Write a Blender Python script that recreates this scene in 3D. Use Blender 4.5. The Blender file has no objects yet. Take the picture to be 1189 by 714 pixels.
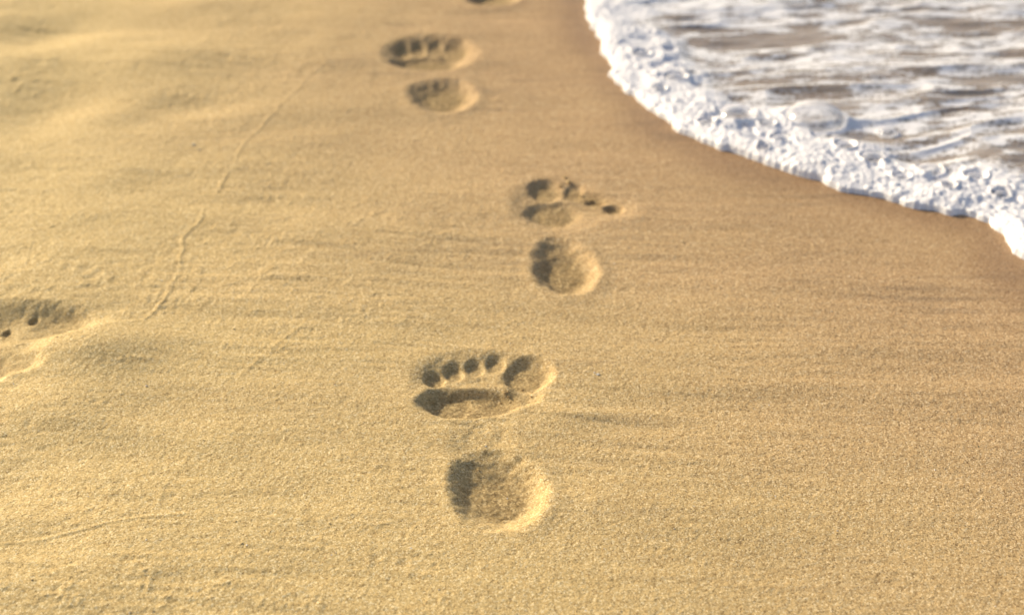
import bpy, math, time
import numpy as np
T0=time.time()
rng=np.random.default_rng(7)
sc=bpy.context.scene
sc.view_settings.view_transform='Standard'
sc.view_settings.look='None'
sc.view_settings.exposure=0

# ---------------------------------------------------------------- survey of the beach
H=0.64; PITCH=31.0; F=1576.0
def G(x,y):
    """measured point -> ground coordinates (metres)"""
    a=math.radians(PITCH); b=math.atan((y-357)/F)
    Y=H/math.tan(a+b)
    depth=Y*math.cos(a)+H*math.sin(a)
    return ((x-594.5)*depth/F, Y)
def SX(y):
    return G(600,y)[0]-G(599,y)[0]
def SY(y):
    return G(0,y-.5)[1]-G(0,y+.5)[1]

# ---------------------------------------------------------------- noise
TAB=rng.random((1024,1024)).astype(np.float32)*2-1
def vn(x,y):
    xf=np.floor(x); yf=np.floor(y)
    fx=(x-xf).astype(np.float32); fy=(y-yf).astype(np.float32)
    ix=xf.astype(np.int64)&1023; iy=yf.astype(np.int64)&1023
    fx=fx*fx*fx*(fx*(fx*6-15)+10); fy=fy*fy*fy*(fy*(fy*6-15)+10)
    ix1=(ix+1)&1023; iy1=(iy+1)&1023
    a=TAB[iy,ix]; b=TAB[iy,ix1]; c=TAB[iy1,ix]; d=TAB[iy1,ix1]
    u=a+(b-a)*fx; v=c+(d-c)*fx
    return u+(v-u)*fy
def fbm(x,y,o=3):
    s=0; a=1.0; t=0
    for k in range(o):
        s=s+a*vn(x+37.7*k,y+91.3*k); t+=a; a*=.5; 
        x,y=(x*1.8+y*0.9),(y*1.8-x*0.9)
    return s/t
def sst(a,b,x):
    t=np.clip((x-a)/(b-a),0,1); return t*t*(3-2*t)

# ---------------------------------------------------------------- shoreline
shore_px=[(675,0),(679,22),(697,55),(710,88),(735,110),(764,135),(792,153),(835,173),(885,191),(935,208),(990,224),(1040,237),(1085,247),(1120,251),(1148,259),(1168,274),(1180,292),(1189,308)]
S=[(-60,400),(-20,80),(-3.0,14),(-0.9,6),(-0.15,3.4),(0.03,2.6),(0.085,2.15)]+[G(*p) for p in shore_px]+[(0.52,1.08),(0.60,0.98),(0.72,0.82),(0.80,0.5),(0.85,-0.2),(1.4,-3),(4,-12),(25,-80),(100,-400)]
S=np.array(S)
def seadist(X,Y):
    best=np.full(X.shape,1e9)
    for k in range(len(S)-1):
        a=S[k]; b=S[k+1]; e=b-a; L=(e*e).sum()
        t=np.clip(((X-a[0])*e[0]+(Y-a[1])*e[1])/L,0,1)
        dd=(X-a[0]-t*e[0])**2+(Y-a[1]-t*e[1])**2
        np.minimum(best,dd,out=best)
    d=np.sqrt(best)
    xs=np.interp(Y,S[::-1,1],S[::-1,0])
    return np.where(X>xs,d,-d)
def seadist_n(X,Y):
    near=np.exp(-((Y-1.5)/3)**2)
    return seadist(X,Y)+near*(0.006*vn(X*22,Y*22)+0.0035*vn(X*60+5,Y*60)+0.0014*vn(X*160,Y*160))

# ---------------------------------------------------------------- mesh helper
def grid_mesh(name,xs,ys,Z,keep=None,attrs={}):
    nx=len(xs); ny=len(ys)
    X,Y=np.meshgrid(xs,ys)
    co=np.empty((ny*nx,3),np.float32); co[:,0]=X.ravel(); co[:,1]=Y.ravel(); co[:,2]=Z.ravel()
    i=np.arange(ny-1)[:,None]*nx+np.arange(nx-1)[None,:]
    if keep is not None:
        k=keep[:-1,:-1]|keep[1:,:-1]|keep[:-1,1:]|keep[1:,1:]
        i=i[k]
    i=i.ravel()
    q=np.stack([i,i+1,i+1+nx,i+nx],1)
    if keep is not None:
        used=np.zeros(nx*ny,bool); used[q.ravel()]=True
        remap=np.cumsum(used)-1
        co=co[used]; q=remap[q]
        attrs={k:v.ravel()[used] for k,v in attrs.items()}
    me=bpy.data.meshes.new(name)
    me.vertices.add(len(co)); me.vertices.foreach_set('co',co.ravel())
    me.loops.add(q.size); me.loops.foreach_set('vertex_index',q.ravel().astype(np.int32))
    me.polygons.add(len(q)); me.polygons.foreach_set('loop_start',np.arange(0,q.size,4,dtype=np.int32))
    me.polygons.foreach_set('use_smooth',np.ones(len(q),bool))
    me.update(calc_edges=True)
    for k,v in attrs.items():
        at=me.attributes.new(k,'FLOAT','POINT'); at.data.foreach_set('value',np.ascontiguousarray(v.ravel(),np.float32))
    ob=bpy.data.objects.new(name,me); sc.collection.objects.link(ob)
    return ob
def outer(start,step,g,lim):
    r=[];p=start
    while abs(p)<lim:
        step*=g; p+=step; r.append(p)
    return r

# ---------------------------------------------------------------- sand terrain
xin=np.arange(-0.92,0.80,0.0014)
xs=np.array(sorted(outer(-0.92,-0.0014,1.07,350))+list(xin)+outer(xin[-1],0.0014,1.07,350))
yy=[0.6]
while yy[-1]<2.2: yy.append(yy[-1]+0.0010*yy[-1]/0.7)
ys=np.array(sorted(outer(0.6,-0.001,1.07,350))+yy+outer(yy[-1],0.003,1.07,400))
X,Y=np.meshgrid(xs,ys)
D=seadist(X,Y)
inner=sst(1.9,1.1,np.abs(X))*sst(4.0,2.4,Y)*sst(-0.6,0.3,Y)
leftness=sst(0.35,-0.45,X)
Z=np.zeros(X.shape)
# large soft relief
Z+=inner*(0.0040*fbm(X*3.1+3,Y*3.1+8,2)*(0.3+leftness))
Z+=inner*leftness*0.0026*fbm(X*9+1,Y*14+3,2)
# broad backwash undulation, elongated across the beach
th=math.radians(-7); U=X*math.cos(th)+Y*math.sin(th); V=-X*math.sin(th)+Y*math.cos(th)
wob=0.012*vn(U*5,V*5)
mod=0.5+0.5*vn(U*3+9,V*6+2)
Z+=inner*0.0012*vn(U*4,(V+wob)*26)*(0.5+mod)
st=vn(U*9+4,(V+wob)*85+7)
Z+=inner*0.00046*st*(0.25+mod)
st2=vn(U*26+14,(V+wob)*200+17)
Z+=inner*0.00028*st2*(0.4+mod)

prints=np.zeros(X.shape); rimz=np.zeros(X.shape); floor=np.zeros(X.shape)
nz=vn(X*26,Y*26)*0.6+vn(X*60,Y*60)*0.45+vn(X*150,Y*150)*0.35
def blob(cx,cy,rx,ry,depth,soft=0.35,rot=0,rough=0.08,rim=0.0,pw=2.8,fl=1.0,lean=0.0):
    """pressed hollow; adds to prints (p-norm union) and a displaced rim"""
    gx,gy=G(cx,cy); ax=rx*SX(cy); ay=ry*SY(cy)
    R=max(ax,ay)*3
    j0,j1=np.searchsorted(xs,[gx-R,gx+R]); i0,i1=np.searchsorted(ys,[gy-R,gy+R])
    sl=(slice(i0,i1),slice(j0,j1))
    dx=X[sl]-gx; dy=Y[sl]-gy
    c,s=math.cos(math.radians(rot)),math.sin(math.radians(rot))
    u=(dx*c+dy*s)/ax; v=(-dx*s+dy*c)/ay
    r=np.sqrt(u*u+v*v)+rough*nz[sl]
    d=depth*(1-sst(1-soft,1+soft,r))
    d=d*(1+lean*np.clip(u*0.8-v*0.6,-1,1))
    prints[sl]=(prints[sl]**pw+d**pw)**(1/pw)
    rimz[sl]=np.maximum(rimz[sl],rim*depth*np.exp(-((r-1-soft*1.0)/0.30)**2))
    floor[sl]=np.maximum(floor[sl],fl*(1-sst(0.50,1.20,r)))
def gau(cx,cy,rx,ry,h,rot=0):
    gx,gy=G(cx,cy); ax=rx*SX(cy); ay=ry*SY(cy)
    c,s=math.cos(math.radians(rot)),math.sin(math.radians(rot))
    dx=X-gx;dy=Y-gy
    u=(dx*c+dy*s)/ax; v=(-dx*s+dy*c)/ay
    return h*np.exp(-(u*u+v*v))

# nearest print (left foot)
blob(560,437,68,26,0.0042,0.34,rim=0.08,fl=0.30)
blob(612,433,27,17,0.0080,0.32,rim=0.06,fl=.9)
blob(575,420,12,8.5,0.0062,0.45,fl=.6)
blob(551,423,12,9,0.0066,0.45,fl=.65)
blob(527,428,12,9,0.0070,0.45,fl=.7)
blob(505,436,12,8.5,0.0072,0.45,fl=.7)
blob(545,466,52,17,0.0086,0.28,rot=2,fl=.95,rim=.06)
blob(521,463,27,18,0.0076,0.36,fl=.9)
blob(594,461,30,10,0.0056,0.45,rot=10,fl=.75)
blob(579,571,45,37,0.0096,0.38,rim=0.10,rough=0.11,lean=0.18,fl=1.0)
blob(566,551,34,28,0.0070,0.45,fl=.6,rough=.11)
blob(592,584,28,26,0.0050,0.45,fl=.5,rough=.11)
blob(560,512,30,26,0.0026,0.6,fl=0)
# second print (right foot)
blob(648,236,44,25,0.0040,0.38,rim=0.08,fl=.30)
blob(634,220,19,12,0.0070,0.36,fl=.9)
blob(643,245,31,13,0.0080,0.32,fl=.95)
blob(676,226,34,5.5,0.0060,0.45,rot=-22,fl=.8)
blob(688,238,44,12,0.0038,0.45,rot=-14,fl=.3,rim=.1)
blob(666,220,11,7,0.0060,0.5,fl=.75)
blob(690,231,12,4.6,0.0084,0.42,rot=-12)
blob(713,240,11,4.6,0.0084,0.42,rot=-12)
blob(657,310,31,24,0.0094,0.38,rim=0.10,lean=0.18,rough=.11,fl=1.0)
blob(649,295,24,17,0.0064,0.45,fl=.6,rough=.11)
# third print (left foot)
blob(500,61,45,18,0.0074,0.36,rim=0.10,fl=.5)
blob(527,55,18,10,0.0094,0.42,fl=.85)
blob(505,51,11,7,0.0086,0.48,fl=.75)
blob(486,52,10,7,0.0086,0.48,fl=.75)
blob(468,55,10,7,0.0086,0.48,fl=.75)
blob(497,69,38,10,0.0112,0.34)
blob(516,111,30,15,0.0098,0.42,rim=0.12,lean=0.15,rough=.11)
blob(500,106,22,10,0.0056,0.5,rough=.11,fl=.5)
# fourth print, far
blob(573,-3,26,8,0.012,0.4,rim=0.14)
blob(590,-40,40,12,0.010,0.4,rim=0.14)
# print at the left edge
blob(38,374,66,18,0.0076,0.40,rim=0.08,fl=.55)
blob(-25,380,45,24,0.0085,0.38,rim=0.1,fl=.7)
blob(70,372,30,11,0.0066,0.42,fl=.6)
blob(0,398,46,20,0.0058,0.5,fl=.35)
blob(6,376,5,4,0.0100,0.4,fl=.6); blob(38,366,6,4,0.0090,0.4,fl=.6)
blob(12,420,32,12,0.0066,0.45,rim=0.04,fl=.55); blob(-30,425,40,20,0.009,0.4,rim=0.1)
# faint pecks in the surface crust
for (a,b,r) in [(112,470,3.2),(124,472,2.6),(103,468,2.2),(100,314,4.0),(112,318,3),(440,345,2.4),(437,650,3),(470,655,3.4),(505,658,2.4)]:
    blob(a,b,r*1.8,r,0.0007*r/3,0.8,rim=0.2,rough=0.5,fl=.15)
Z-=prints; Z+=rimz
pin=np.clip(floor,0,1)  # print interiors: masks crumb relief and the painted shade
# crumbly sand within prints
Z+=pin*(0.00036*vn(X*300,Y*300)+0.00025*vn(X*150+9,Y*150))
edge=np.exp(-((prints-0.0028)/0.0020)**2)
Z+=edge*(0.0005*vn(X*130+20,Y*130)+0.0003*vn(X*260,Y*260))
# sand squeezed up between toes and ball
Z+=gau(545,447,50,4.5,0.0016,rot=2)+gau(588,447,8,8,0.0014)+gau(655,232,24,4,0.0016,rot=-10)
# mounds and hollows
Z+=gau(95,408,70,26,0.0080)+gau(60,470,90,30,0.007,rot=-10)+gau(650,480,50,26,0.0026)+gau(560,502,45,13,0.0022)
Z+=gau(50,35,60,26,-0.012)+gau(60,118,70,30,-0.011)+gau(185,75,80,26,0.008)+gau(230,125,55,12,-0.006)+gau(20,70,60,12,0.007)+gau(110,135,50,10,0.005)
Z+=gau(150,30,80,14,-0.006)+gau(330,130,120,14,0.003)+gau(0,560,90,26,-0.006,rot=-20)+gau(150,500,120,16,0.0035,rot=-16)
Z+=gau(750,495,70,6,-0.0012)+gau(700,482,60,6,0.001)
# low trailing ridges / drag lines
def line(pts,w,h,groove=0.0):
    P=np.array([G(*p) for p in pts]); 
    lo=P.min(0)-.04; hi=P.max(0)+.04
    j0,j1=np.searchsorted(xs,[lo[0],hi[0]]); i0,i1=np.searchsorted(ys,[lo[1],hi[1]])
    sl=(slice(i0,i1),slice(j0,j1)); x=X[sl]+0.004*vn(X[sl]*30,Y[sl]*30)+0.001*vn(X[sl]*130,Y[sl]*130); y=Y[sl]+0.004*vn(X[sl]*30+50,Y[sl]*30)
    best=np.full(x.shape,1e9)
    for k in range(len(P)-1):
        a=P[k];b=P[k+1];e=b-a;L=(e*e).sum()
        t=np.clip(((x-a[0])*e[0]+(y-a[1])*e[1])/L,0,1)
        best=np.minimum(best,(x-a[0]-t*e[0])**2+(y-a[1]-t*e[1])**2)
    m=np.clip(0.7+0.5*vn(x*25,y*25),0,1.1)
    Z[sl]+=m*(h*np.exp(-best/w**2)-groove*np.exp(-best/(2.2*w)**2))
line([(385,68),(340,110),(290,165),(262,210),(235,250),(214,280),(203,320),(190,350),(165,370),(120,382)],0.0022,0.00085,0.0002)
line([(345,380),(310,410),(275,440)],0.002,0.0004)
line([(212,535),(200,555),(184,582)],0.0018,0.0008,0.0003)
line([(0,634),(60,622),(130,606),(215,598)],0.0020,0.0008,0.0005)
line([(0,508),(50,520),(105,540),(170,565)],0.003,-0.0011)
line([(0,640),(-60,655)],0.0020,0.0007,0.0004)
line([(420,606),(438,612),(455,608)],0.002,0.0007)
line([(130,190),(150,184),(175,190)],0.002,0.0008)
line([(280,330),(300,336),(330,333)],0.002,0.0006)
# grains
dry=0.6+0.4*leftness
Z+=inner*dry*0.00018*vn(X*420,Y*330)
Z+=inner*0.00016*vn(X*760,Y*600)
Z+=inner*rng.normal(0,0.00009,X.shape)
patch=sst(-0.2,0.6,vn(X*7+2,Y*9+5))
clump=sst(0.35,0.9,vn(X*60+3,Y*75)+0.5*vn(X*8,Y*12))*(0.2+0.8*leftness)
Z+=inner*clump*0.0009*np.abs(vn(X*210,Y*210))
Z-=inner*patch*(0.15+0.85*leftness)*0.0006*sst(0.35,0.85,vn(X*75+30,Y*110+8))
# smooth swash zone near the water
sm=sst(-0.16,-0.02,D)
Z=Z*(1-0.8*sm)
Z-=np.clip(0.045*np.clip(D,0,None),0,4)
back=np.clip(-D-3,0,None); Z+=1.6*(1-np.exp(-back*0.02))+0.15*vn(X*.25,Y*.25)*sst(2,9,back)
wet=sst(-0.80,0.05,D+0.07*fbm(X*4,Y*9,2))
damp=sst(-0.07,-0.005,D+0.02*vn(X*9,Y*9))
sand=grid_mesh('sandy_beach_ground',xs,ys,Z,attrs={'wet':wet,'damp':damp,'press_shade':pin})
print('sand',time.time()-T0)
Zs=Z; 

# ---------------------------------------------------------------- sea water
def water_h(X,Y):
    th=math.radians(5); U=X*math.cos(th)+Y*math.sin(th); V=-X*math.sin(th)+Y*math.cos(th)
    w=0.03*vn(U*4,V*5)
    a=vn(U*4,(V+w)*14); b=vn(U*10+3,(V+w)*34+5); c=vn(U*30,(V+w)*80)
    a=1-np.abs(a)*1.6; b=1-np.abs(b)*1.6
    return 0.0056*a+0.0034*b+0.0011*c
x0=np.arange(-0.1,1.3,0.003)
wxs=np.array(sorted(outer(-0.1,-0.003,1.08,350))+list(x0)+outer(x0[-1],0.003,1.06,350))
y0=np.arange(0.7,3.2,0.003)
wys=np.array(sorted(outer(0.7,-0.003,1.08,350))+list(y0)+outer(y0[-1],0.003,1.06,400))
WX,WY=np.meshgrid(wxs,wys)
WD=seadist_n(WX,WY)
ramp=sst(0.03,0.16,WD)
WZ=0.003+ramp*water_h(WX,WY)+0.12*vn(WX*.5,WY*.9)*sst(4,15,WD)
WZ=np.where(WD<0,-0.004+WD*0.6,WZ-0.006*np.exp(-WD/0.006))
water=grid_mesh('sea_water',wxs,wys,WZ,keep=WD>-0.02,attrs={'sd':WD})

# ---------------------------------------------------------------- foam
fx=np.arange(-0.05,1.25,0.0014); fy=np.arange(0.85,2.9,0.0016)
FX,FY=np.meshgrid(fx,fy); FD=seadist_n(FX,FY)
base=0.003+sst(0.03,0.16,FD)*water_h(FX,FY)
wn=fbm(FX*11,FY*11,2)
bx,by=G(945,140)
bandw=0.080+0.04*wn+0.055*np.exp(-((FX-bx)**2+(FY-by)**2)/0.09**2)
band=(1-sst(bandw-0.03,bandw+0.045,FD))*(FD>0)
prof=np.sqrt(np.clip(FD/0.018,0,1))
# lacy trailing foam
th=math.radians(5); U=FX*math.cos(th)+FY*math.sin(th); V=-FX*math.sin(th)+FY*math.cos(th)
w1=0.03*vn(U*4,V*5)
l1=vn(U*4+31,(V+w1)*22+9)*0.55+vn(U*12+3,(V+w1)*60)*0.5+vn(U*34,V*130)*0.4
crest=(base-0.003)/0.009
lace=0.95*sst(-0.25,0.55,l1+0.55*(crest-0.45)+0.10)
ridg=1-np.abs(vn(U*6+60,(V+w1)*30+3)*0.75+0.25*vn(U*30,V*90))*2.8
lace=np.maximum(lace,sst(0.0,1.0,ridg)*0.75)
lace*=0.8+0.55*vn(U*70,V*130)
lace=np.clip(lace+0.05,0,1)*sst(0.0,0.02,FD)
# open froth: round gaps inside the band
gap=sst(0.25,0.70,vn(FX*48+7,FY*48))*sst(0.025,0.06,FD)
Hf=band*prof*(0.0066+0.0030*vn(FX*20,FY*20)+0.0016*vn(FX*50,FY*50))*(1-0.55*gap)
bub=np.zeros(FX.shape,np.float32)
BIG=[(945,146,35),(856,142,22),(1078,206,16),(1012,192,15),(905,170,12),(1130,216,14),(784,100,14),(745,72,11),(1160,236,11),(980,178,13),(890,152,10),(1045,215,11),(820,152,11),(765,112,9),(1030,160,11),(885,182,8),(1100,228,9)]
def splat(cx,cy,r,k=1.0):
    i0=int((cy-r-fy[0])/0.0016); i1=int((cy+r-fy[0])/0.0016)+2
    j0=int((cx-r-fx[0])/0.0014); j1=int((cx+r-fx[0])/0.0014)+2
    if i0<0 or j0<0 or i1>=len(fy) or j1>=len(fx): return
    q=r*r-(fx[j0:j1][None,:]-cx)**2-(fy[i0:i1][:,None]-cy)**2
    q=np.sqrt(np.clip(q,0,None))*k
    p=bub[i0:i1,j0:j1]; np.maximum(p,q,out=p)
cov=np.maximum(band,lace*0.8)
ii=rng.integers(0,len(fy),240000); jj=rng.integers(0,len(fx),240000)
ok=rng.random(240000)<cov[ii,jj]*np.where(band[ii,jj]>0.3,1.0,0.25)
ii=ii[ok];jj=jj[ok]
for i,j in zip(ii,jj):
    r=0.0013+0.0007*rng.pareto(2.7); r=min(r,0.0052)
    if band[i,j]<0.3: r=min(r,0.0024)
    splat(fx[j],fy[i],r,0.52)
FZ=base+0.0007+Hf+bub*np.maximum(band,lace*0.5)
alpha=np.clip(np.maximum(band*(1.3-0.6*gap),lace),0,1)
bigs=[]
for (a,b,r) in BIG:
    gx,gy=G(a,b); R=r*SX(b)
    rr=np.hypot(FX-gx,FY-gy)/R
    k=1-sst(0.80,1.0,rr)
    FZ=FZ*(1-k)+(base+0.0012+0.0005*vn(FX*150,FY*150))*k
    FZ+=0.0022*np.exp(-((rr-1.08)/0.14)**2)
    alpha=np.where(rr<0.95,np.clip(0.30+0.30*vn(FX*70,FY*70)+0.35*rr,0,1),alpha)
    alpha=np.maximum(alpha,0.95*np.exp(-((rr-1.12)/0.16)**2))
    bigs.append((gx,gy,R))
alpha=np.clip(alpha,0,1)
FZ=np.where(FD<0.0,-0.006+FD*0.8,FZ)
alpha=np.where(FD<0.012,1,alpha)
foam=grid_mesh('sea_foam',fx,fy,FZ,keep=(FD>-0.004)&(alpha>0.02),attrs={'cover':alpha})
print('foam',time.time()-T0)

# large soap-like bubbles sitting in the foam (one object)
import bmesh
from mathutils import Vector, Matrix
bm=bmesh.new()
extra=[]
for k in range(460):
    i=rng.integers(0,len(fy)); j=rng.integers(0,len(fx))
    if band[i,j]>0.6 and FD[i,j]>0.012: extra.append((fx[j],fy[i],rng.uniform(0.003,0.008),FZ[i,j]-0.002))
for (gx,gy,R) in bigs: extra.append((gx,gy,R,0.005))
for (x,y,r,z) in extra:
    m=Matrix.Translation((x,y,z))@Matrix.Diagonal((1,1,0.65 if r>0.01 else 0.8,1))
    bmesh.ops.create_uvsphere(bm,u_segments=32 if r>0.01 else 16,v_segments=20 if r>0.01 else 10,radius=r,matrix=m)
me=bpy.data.meshes.new('foam_bubbles'); bm.to_mesh(me); bm.free()
for p in me.polygons: p.use_smooth=True
bubbles=bpy.data.objects.new('foam_bubbles',me); sc.collection.objects.link(bubbles)

# ---------------------------------------------------------------- shell fragments
def sandz(x,y):
    i=min(np.searchsorted(ys,y),len(ys)-1); j=min(np.searchsorted(xs,x),len(xs)-1); return Zs[i,j]
def chips(name,pts,flat):
    bm=bmesh.new()
    for (x,y,r) in pts:
        rot=Matrix.Rotation(rng.uniform(0,6.28),4,'Z')@Matrix.Rotation(rng.uniform(-.4,.4),4,'X')
        m=Matrix.Translation((x,y,sandz(x,y)+r*0.25))@rot@Matrix.Diagonal((1.3,0.8,flat,1))
        res=bmesh.ops.create_icosphere(bm,subdivisions=2,radius=r,matrix=m)
        for v in res['verts']:
            v.co+=Vector(rng.normal(0,r*0.09,3))
    me=bpy.data.meshes.new(name); bm.to_mesh(me); bm.free()
    ob=bpy.data.objects.new(name,me); sc.collection.objects.link(ob); return ob
sp=[(*G(225,170),0.0020),(*G(694,436),0.0014),(*G(690,434),0.0008),(*G(232,176),0.0012)]
for k in range(50):
    a,b=rng.uniform(0,1189),rng.uniform(150,714); g=G(a,b)
    if seadist(np.array([g[0]]),np.array([g[1]]))[0]<-0.03: sp.append((*g,rng.uniform(0.0004,0.0008)))
shells=chips('shell_fragments',sp,0.45)
dp=[]
for k in range(80):
    a,b=rng.uniform(0,1189),rng.uniform(150,714); g=G(a,b)
    if seadist(np.array([g[0]]),np.array([g[1]]))[0]<-0.03: dp.append((*g,rng.uniform(0.0004,0.0008)))
dp+=[(*G(660,210),0.0026),(*G(656,206),0.002),(*G(650,213),0.0016),(*G(676,222),0.0018),(*G(686,226),0.0014)]
for k in range(26):
    dp.append((*G(rng.normal(592,14),rng.normal(447,4)),rng.uniform(0.0005,0.0010)))
peb=chips('sand_crumbs',dp,0.7)

# ---------------------------------------------------------------- materials
def newmat(n):
    m=bpy.data.materials.new(n); m.use_nodes=True; nt=m.node_tree; nt.nodes.clear()
    return m,nt
def N(nt,t,**k):
    n=nt.nodes.new(t)
    for a,b in k.items(): setattr(n,a,b)
    return n
def math_(nt,op,a,b=None,c=None):
    n=N(nt,'ShaderNodeMath',operation=op)
    for i,v in enumerate([a,b,c]):
        if v is None: continue
        if isinstance(v,(int,float)): n.inputs[i].default_value=v
        else: nt.links.new(v,n.inputs[i])
    return n.outputs[0]
def mix(nt,f,a,b,bt='MIX'):
    n=N(nt,'ShaderNodeMix',data_type='RGBA',blend_type=bt)
    for s,v in ((n.inputs[0],f),(n.inputs[6],a),(n.inputs[7],b)):
        if isinstance(v,(int,float)): s.default_value=v
        elif isinstance(v,tuple): s.default_value=(*v,1)
        else: nt.links.new(v,s)
    return n.outputs[2]
def ramp_(nt,f,stops):
    n=N(nt,'ShaderNodeValToRGB'); e=n.color_ramp.elements
    while len(e)<len(stops): e.new(0.5)
    for k,(p,c) in enumerate(stops):
        e[k].position=p; e[k].color=(*c,1) if isinstance(c,tuple) else (c,c,c,1)
    nt.links.new(f,n.inputs[0]); return n.outputs[0]
def noise(nt,vec,scale,detail=2,rough=.5):
    n=N(nt,'ShaderNodeTexNoise'); n.inputs['Scale'].default_value=scale; n.inputs['Detail'].default_value=detail; n.inputs['Roughness'].default_value=rough
    nt.links.new(vec,n.inputs['Vector']); return n.outputs[0]
def mapping(nt,vec,scale,rotz=0):
    n=N(nt,'ShaderNodeMapping'); n.inputs['Scale'].default_value=scale; n.inputs['Rotation'].default_value=(0,0,rotz); nt.links.new(vec,n.inputs['Vector']); return n.outputs[0]

# sand
m,nt=newmat('sand'); L=nt.links.new
tc=N(nt,'ShaderNodeTexCoord').outputs['Object']
out=N(nt,'ShaderNodeOutputMaterial'); bs=N(nt,'ShaderNodeBsdfPrincipled'); L(bs.outputs[0],out.inputs[0])
wetA=N(nt,'ShaderNodeAttribute',attribute_name='wet').outputs['Fac']
dampA=N(nt,'ShaderNodeAttribute',attribute_name='damp').outputs['Fac']
preShadeA=N(nt,'ShaderNodeAttribute',attribute_name='press_shade').outputs['Fac']
vo=N(nt,'ShaderNodeTexVoronoi'); vo.inputs['Scale'].default_value=1100; L(tc,vo.inputs['Vector'])
sep=N(nt,'ShaderNodeSeparateColor'); L(vo.outputs['Color'],sep.inputs[0])
grain=ramp_(nt,sep.outputs[0],[(0.0,(0.33,0.210,0.077)),(0.10,(0.49,0.338,0.136)),(0.45,(0.66,0.482,0.209)),(0.80,(0.76,0.575,0.270)),(1.0,(0.94,0.80,0.49))])
wetc=ramp_(nt,sep.outputs[0],[(0.0,(0.16,0.092,0.046)),(0.12,(0.345,0.212,0.106)),(0.45,(0.50,0.325,0.168)),(0.85,(0.59,0.40,0.217)),(1.0,(0.82,0.64,0.42))])
col=mix(nt,wetA,grain,wetc)
n1=noise(nt,tc,420,3,.6)
col=mix(nt,1.0,col,ramp_(nt,n1,[(0.30,0.82),(0.5,0.97),(0.7,1.0)]),'MULTIPLY')
mp=mapping(nt,tc,(9,85,40),math.radians(-5))
n2=noise(nt,mp,1.0,3,.6)
sfac=ramp_(nt,n2,[(0.48,0.0),(0.70,1.0)])
n2b=noise(nt,mapping(nt,tc,(2.2,4,1)),1.0,2,.5)
sfac=math_(nt,'MULTIPLY',sfac,ramp_(nt,n2b,[(0.42,0.0),(0.62,1.0)]))
sfac=math_(nt,'MULTIPLY',sfac,math_(nt,'ADD',0.25,wetA))
col=mix(nt,math_(nt,'MULTIPLY',sfac,0.45),col,(0.18,0.13,0.085))
n3=noise(nt,tc,5,3,.6)
col=mix(nt,1.0,col,ramp_(nt,n3,[(0.3,0.90),(0.7,1.0)]),'MULTIPLY')
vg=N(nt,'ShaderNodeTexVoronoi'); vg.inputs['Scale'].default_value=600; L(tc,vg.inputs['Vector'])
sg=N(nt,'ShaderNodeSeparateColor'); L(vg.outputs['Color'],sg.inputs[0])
coarse_shade=ramp_(nt,sg.outputs[1],[(0.0,(0.15,0.095,0.035)),(0.35,(0.26,0.18,0.075)),(0.75,(0.37,0.26,0.11)),(1.0,(0.62,0.47,0.24))])
col=mix(nt,math_(nt,'MULTIPLY',preShadeA,0.75),col,coarse_shade)  # print floors darkened: shade painted into the colour, with coarser pressed grains
col=mix(nt,dampA,col,mix(nt,1.0,col,(0.78,0.73,0.69),'MULTIPLY'))
L(col,bs.inputs['Base Color'])
rg=math_(nt,'SUBTRACT',0.85,math_(nt,'MULTIPLY',dampA,0.42)); L(rg,bs.inputs['Roughness'])
bs.inputs['Specular IOR Level'].default_value=0.3
b1=N(nt,'ShaderNodeBump'); b1.inputs['Strength'].default_value=0.42; b1.inputs['Distance'].default_value=0.0005
hh=math_(nt,'ADD',math_(nt,'MULTIPLY',vo.outputs['Distance'],-1.0),math_(nt,'MULTIPLY',n1,1.2))
L(hh,b1.inputs['Height']); L(b1.outputs[0],bs.inputs['Normal'])
sand.data.materials.append(m)

# water
m,nt=newmat('murky_sea_water'); L=nt.links.new
tc=N(nt,'ShaderNodeTexCoord').outputs['Object']
out=N(nt,'ShaderNodeOutputMaterial'); bs=N(nt,'ShaderNodeBsdfPrincipled'); L(bs.outputs[0],out.inputs[0])
nn=noise(nt,mapping(nt,tc,(5,22,1)),1.0,4,.6)
wc=ramp_(nt,nn,[(0.3,(0.22,0.16,0.115)),(0.5,(0.32,0.255,0.20)),(0.7,(0.46,0.40,0.35))])
L(wc,bs.inputs['Base Color']); bs.inputs['Roughness'].default_value=0.06; bs.inputs['IOR'].default_value=1.33
bs.inputs['Specular IOR Level'].default_value=0.7
b=N(nt,'ShaderNodeBump'); b.inputs['Strength'].default_value=0.5; b.inputs['Distance'].default_value=0.003
L(noise(nt,mapping(nt,tc,(40,110,1)),1.0,3,.5),b.inputs['Height']); L(b.outputs[0],bs.inputs['Normal'])
water.data.materials.append(m)

# foam
m,nt=newmat('foam_froth'); L=nt.links.new
tc=N(nt,'ShaderNodeTexCoord').outputs['Object']
out=N(nt,'ShaderNodeOutputMaterial'); bs=N(nt,'ShaderNodeBsdfPrincipled')
vo=N(nt,'ShaderNodeTexVoronoi'); vo.inputs['Scale'].default_value=330; L(tc,vo.inputs['Vector'])
fc=ramp_(nt,vo.outputs['Distance'],[(0.0,(0.68,0.65,0.69)),(0.5,(0.91,0.90,0.92))])
L(fc,bs.inputs['Base Color']); bs.inputs['Roughness'].default_value=0.3
b=N(nt,'ShaderNodeBump'); b.inputs['Strength'].default_value=0.25; b.inputs['Distance'].default_value=0.0008
L(vo.outputs['Distance'],b.inputs['Height']); b.invert=True; L(b.outputs[0],bs.inputs['Normal'])
cv=N(nt,'ShaderNodeAttribute',attribute_name='cover').outputs['Fac']
v2=N(nt,'ShaderNodeTexVoronoi',feature='DISTANCE_TO_EDGE'); v2.inputs['Scale'].default_value=110; L(tc,v2.inputs['Vector'])
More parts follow.
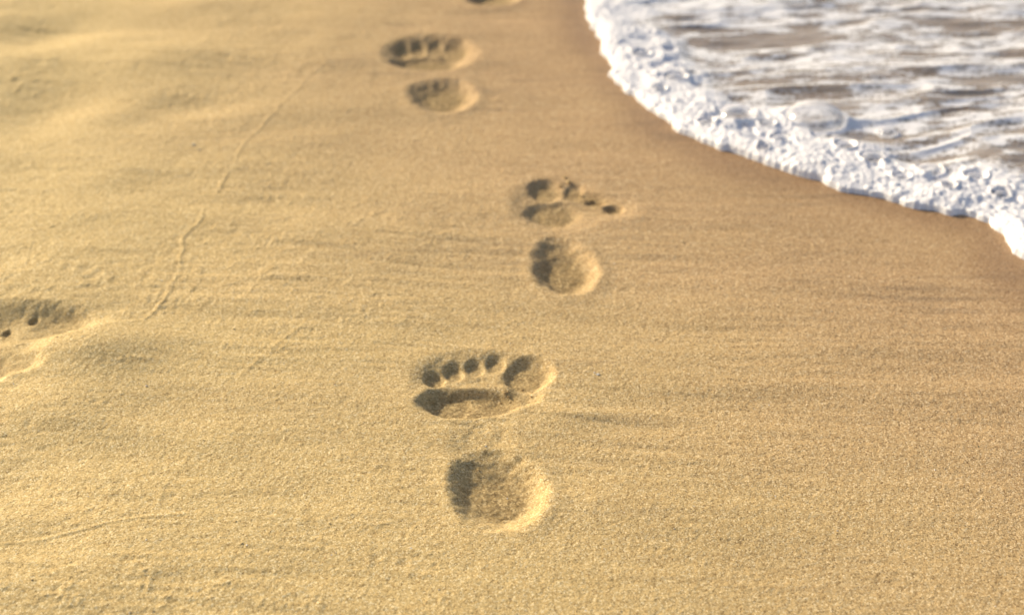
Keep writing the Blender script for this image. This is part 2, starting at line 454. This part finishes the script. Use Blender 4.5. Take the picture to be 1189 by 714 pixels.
ed=ramp_(nt,v2.outputs['Distance'],[(0.0,1.0),(0.22,0.0)])
a=math_(nt,'ADD',math_(nt,'MULTIPLY',cv,1.35),math_(nt,'MULTIPLY',math_(nt,'SUBTRACT',ed,0.5),0.5))
a=ramp_(nt,a,[(0.08,0.0),(0.98,1.0)])
tr=N(nt,'ShaderNodeBsdfTransparent'); mx=N(nt,'ShaderNodeMixShader'); L(a,mx.inputs[0]); L(tr.outputs[0],mx.inputs[1]); L(bs.outputs[0],mx.inputs[2]); L(mx.outputs[0],out.inputs[0])
foam.data.materials.append(m)

# bubble film
m,nt=newmat('bubble_film'); L=nt.links.new
out=N(nt,'ShaderNodeOutputMaterial'); tr=N(nt,'ShaderNodeBsdfTransparent'); gl=N(nt,'ShaderNodeBsdfGlossy'); gl.inputs['Roughness'].default_value=0.10
df=N(nt,'ShaderNodeBsdfDiffuse'); df.inputs[0].default_value=(0.9,0.89,0.93,1)
lw=N(nt,'ShaderNodeLayerWeight'); lw.inputs[0].default_value=0.4
geo=N(nt,'ShaderNodeNewGeometry')
front=math_(nt,'SUBTRACT',1.0,geo.outputs['Backfacing'])
fac3=math_(nt,'POWER',lw.outputs['Facing'],2.2)
fr=math_(nt,'MULTIPLY',math_(nt,'ADD',math_(nt,'MULTIPLY',fac3,0.7),0.12),front)
m1=N(nt,'ShaderNodeMixShader'); L(fr,m1.inputs[0]); L(tr.outputs[0],m1.inputs[1]); L(gl.outputs[0],m1.inputs[2])
dfac=math_(nt,'MULTIPLY',math_(nt,'ADD',math_(nt,'MULTIPLY',fac3,0.75),0.14),front)
m2=N(nt,'ShaderNodeMixShader'); L(dfac,m2.inputs[0]); L(m1.outputs[0],m2.inputs[1]); L(df.outputs[0],m2.inputs[2])
L(m2.outputs[0],out.inputs[0]); bubbles.data.materials.append(m)

def plain(n,c,r):
    m,nt=newmat(n); out=N(nt,'ShaderNodeOutputMaterial'); bs=N(nt,'ShaderNodeBsdfPrincipled'); nt.links.new(bs.outputs[0],out.inputs[0])
    tc=N(nt,'ShaderNodeTexCoord').outputs['Object']
    cc=ramp_(nt,noise(nt,tc,200,3),[(0.3,tuple(v*.6 for v in c)),(0.7,c)]); nt.links.new(cc,bs.inputs['Base Color']); bs.inputs['Roughness'].default_value=r
    return m
shells.data.materials.append(plain('shell',(0.85,0.79,0.68),0.4))
peb.data.materials.append(plain('sand_crumb',(0.6,0.43,0.2),0.8))

# ---------------------------------------------------------------- light
EL=25.0; AZ=math.atan2(-0.80,0.60)   # compass angle measured from +Y toward +X
w=bpy.data.worlds.new('World'); sc.world=w; w.use_nodes=True; nt=w.node_tree
sk=nt.nodes.new('ShaderNodeTexSky'); sk.sky_type='NISHITA'; sk.sun_disc=False
sk.sun_elevation=math.radians(EL); sk.sun_rotation=AZ%(2*math.pi); sk.dust_density=4; sk.ozone_density=0.6
bg=nt.nodes['Background']; bg.inputs[1].default_value=0.14; nt.links.new(sk.outputs[0],bg.inputs[0])
sl=bpy.data.lights.new('sun','SUN'); sl.energy=5.0; sl.angle=math.radians(4); sl.color=(1.0,0.86,0.61)
so=bpy.data.objects.new('sun',sl); sc.collection.objects.link(so)
e=math.radians(EL); dv=Vector((math.sin(AZ)*math.cos(e),math.cos(AZ)*math.cos(e),math.sin(e)))
so.rotation_euler=dv.to_track_quat('Z','Y').to_euler(); so.location=dv*10

# ---------------------------------------------------------------- camera
cd=bpy.data.cameras.new('camera'); cam=bpy.data.objects.new('camera',cd); sc.collection.objects.link(cam)
cam.location=(0,0,H); cam.rotation_euler=(math.radians(90-PITCH),0,0)
cd.sensor_width=36; cd.lens=F/1189*36; cd.clip_start=0.05; cd.clip_end=2000
cd.dof.use_dof=True; cd.dof.focus_distance=1.03; cd.dof.aperture_fstop=5.0
sc.camera=cam
print('done',time.time()-T0)
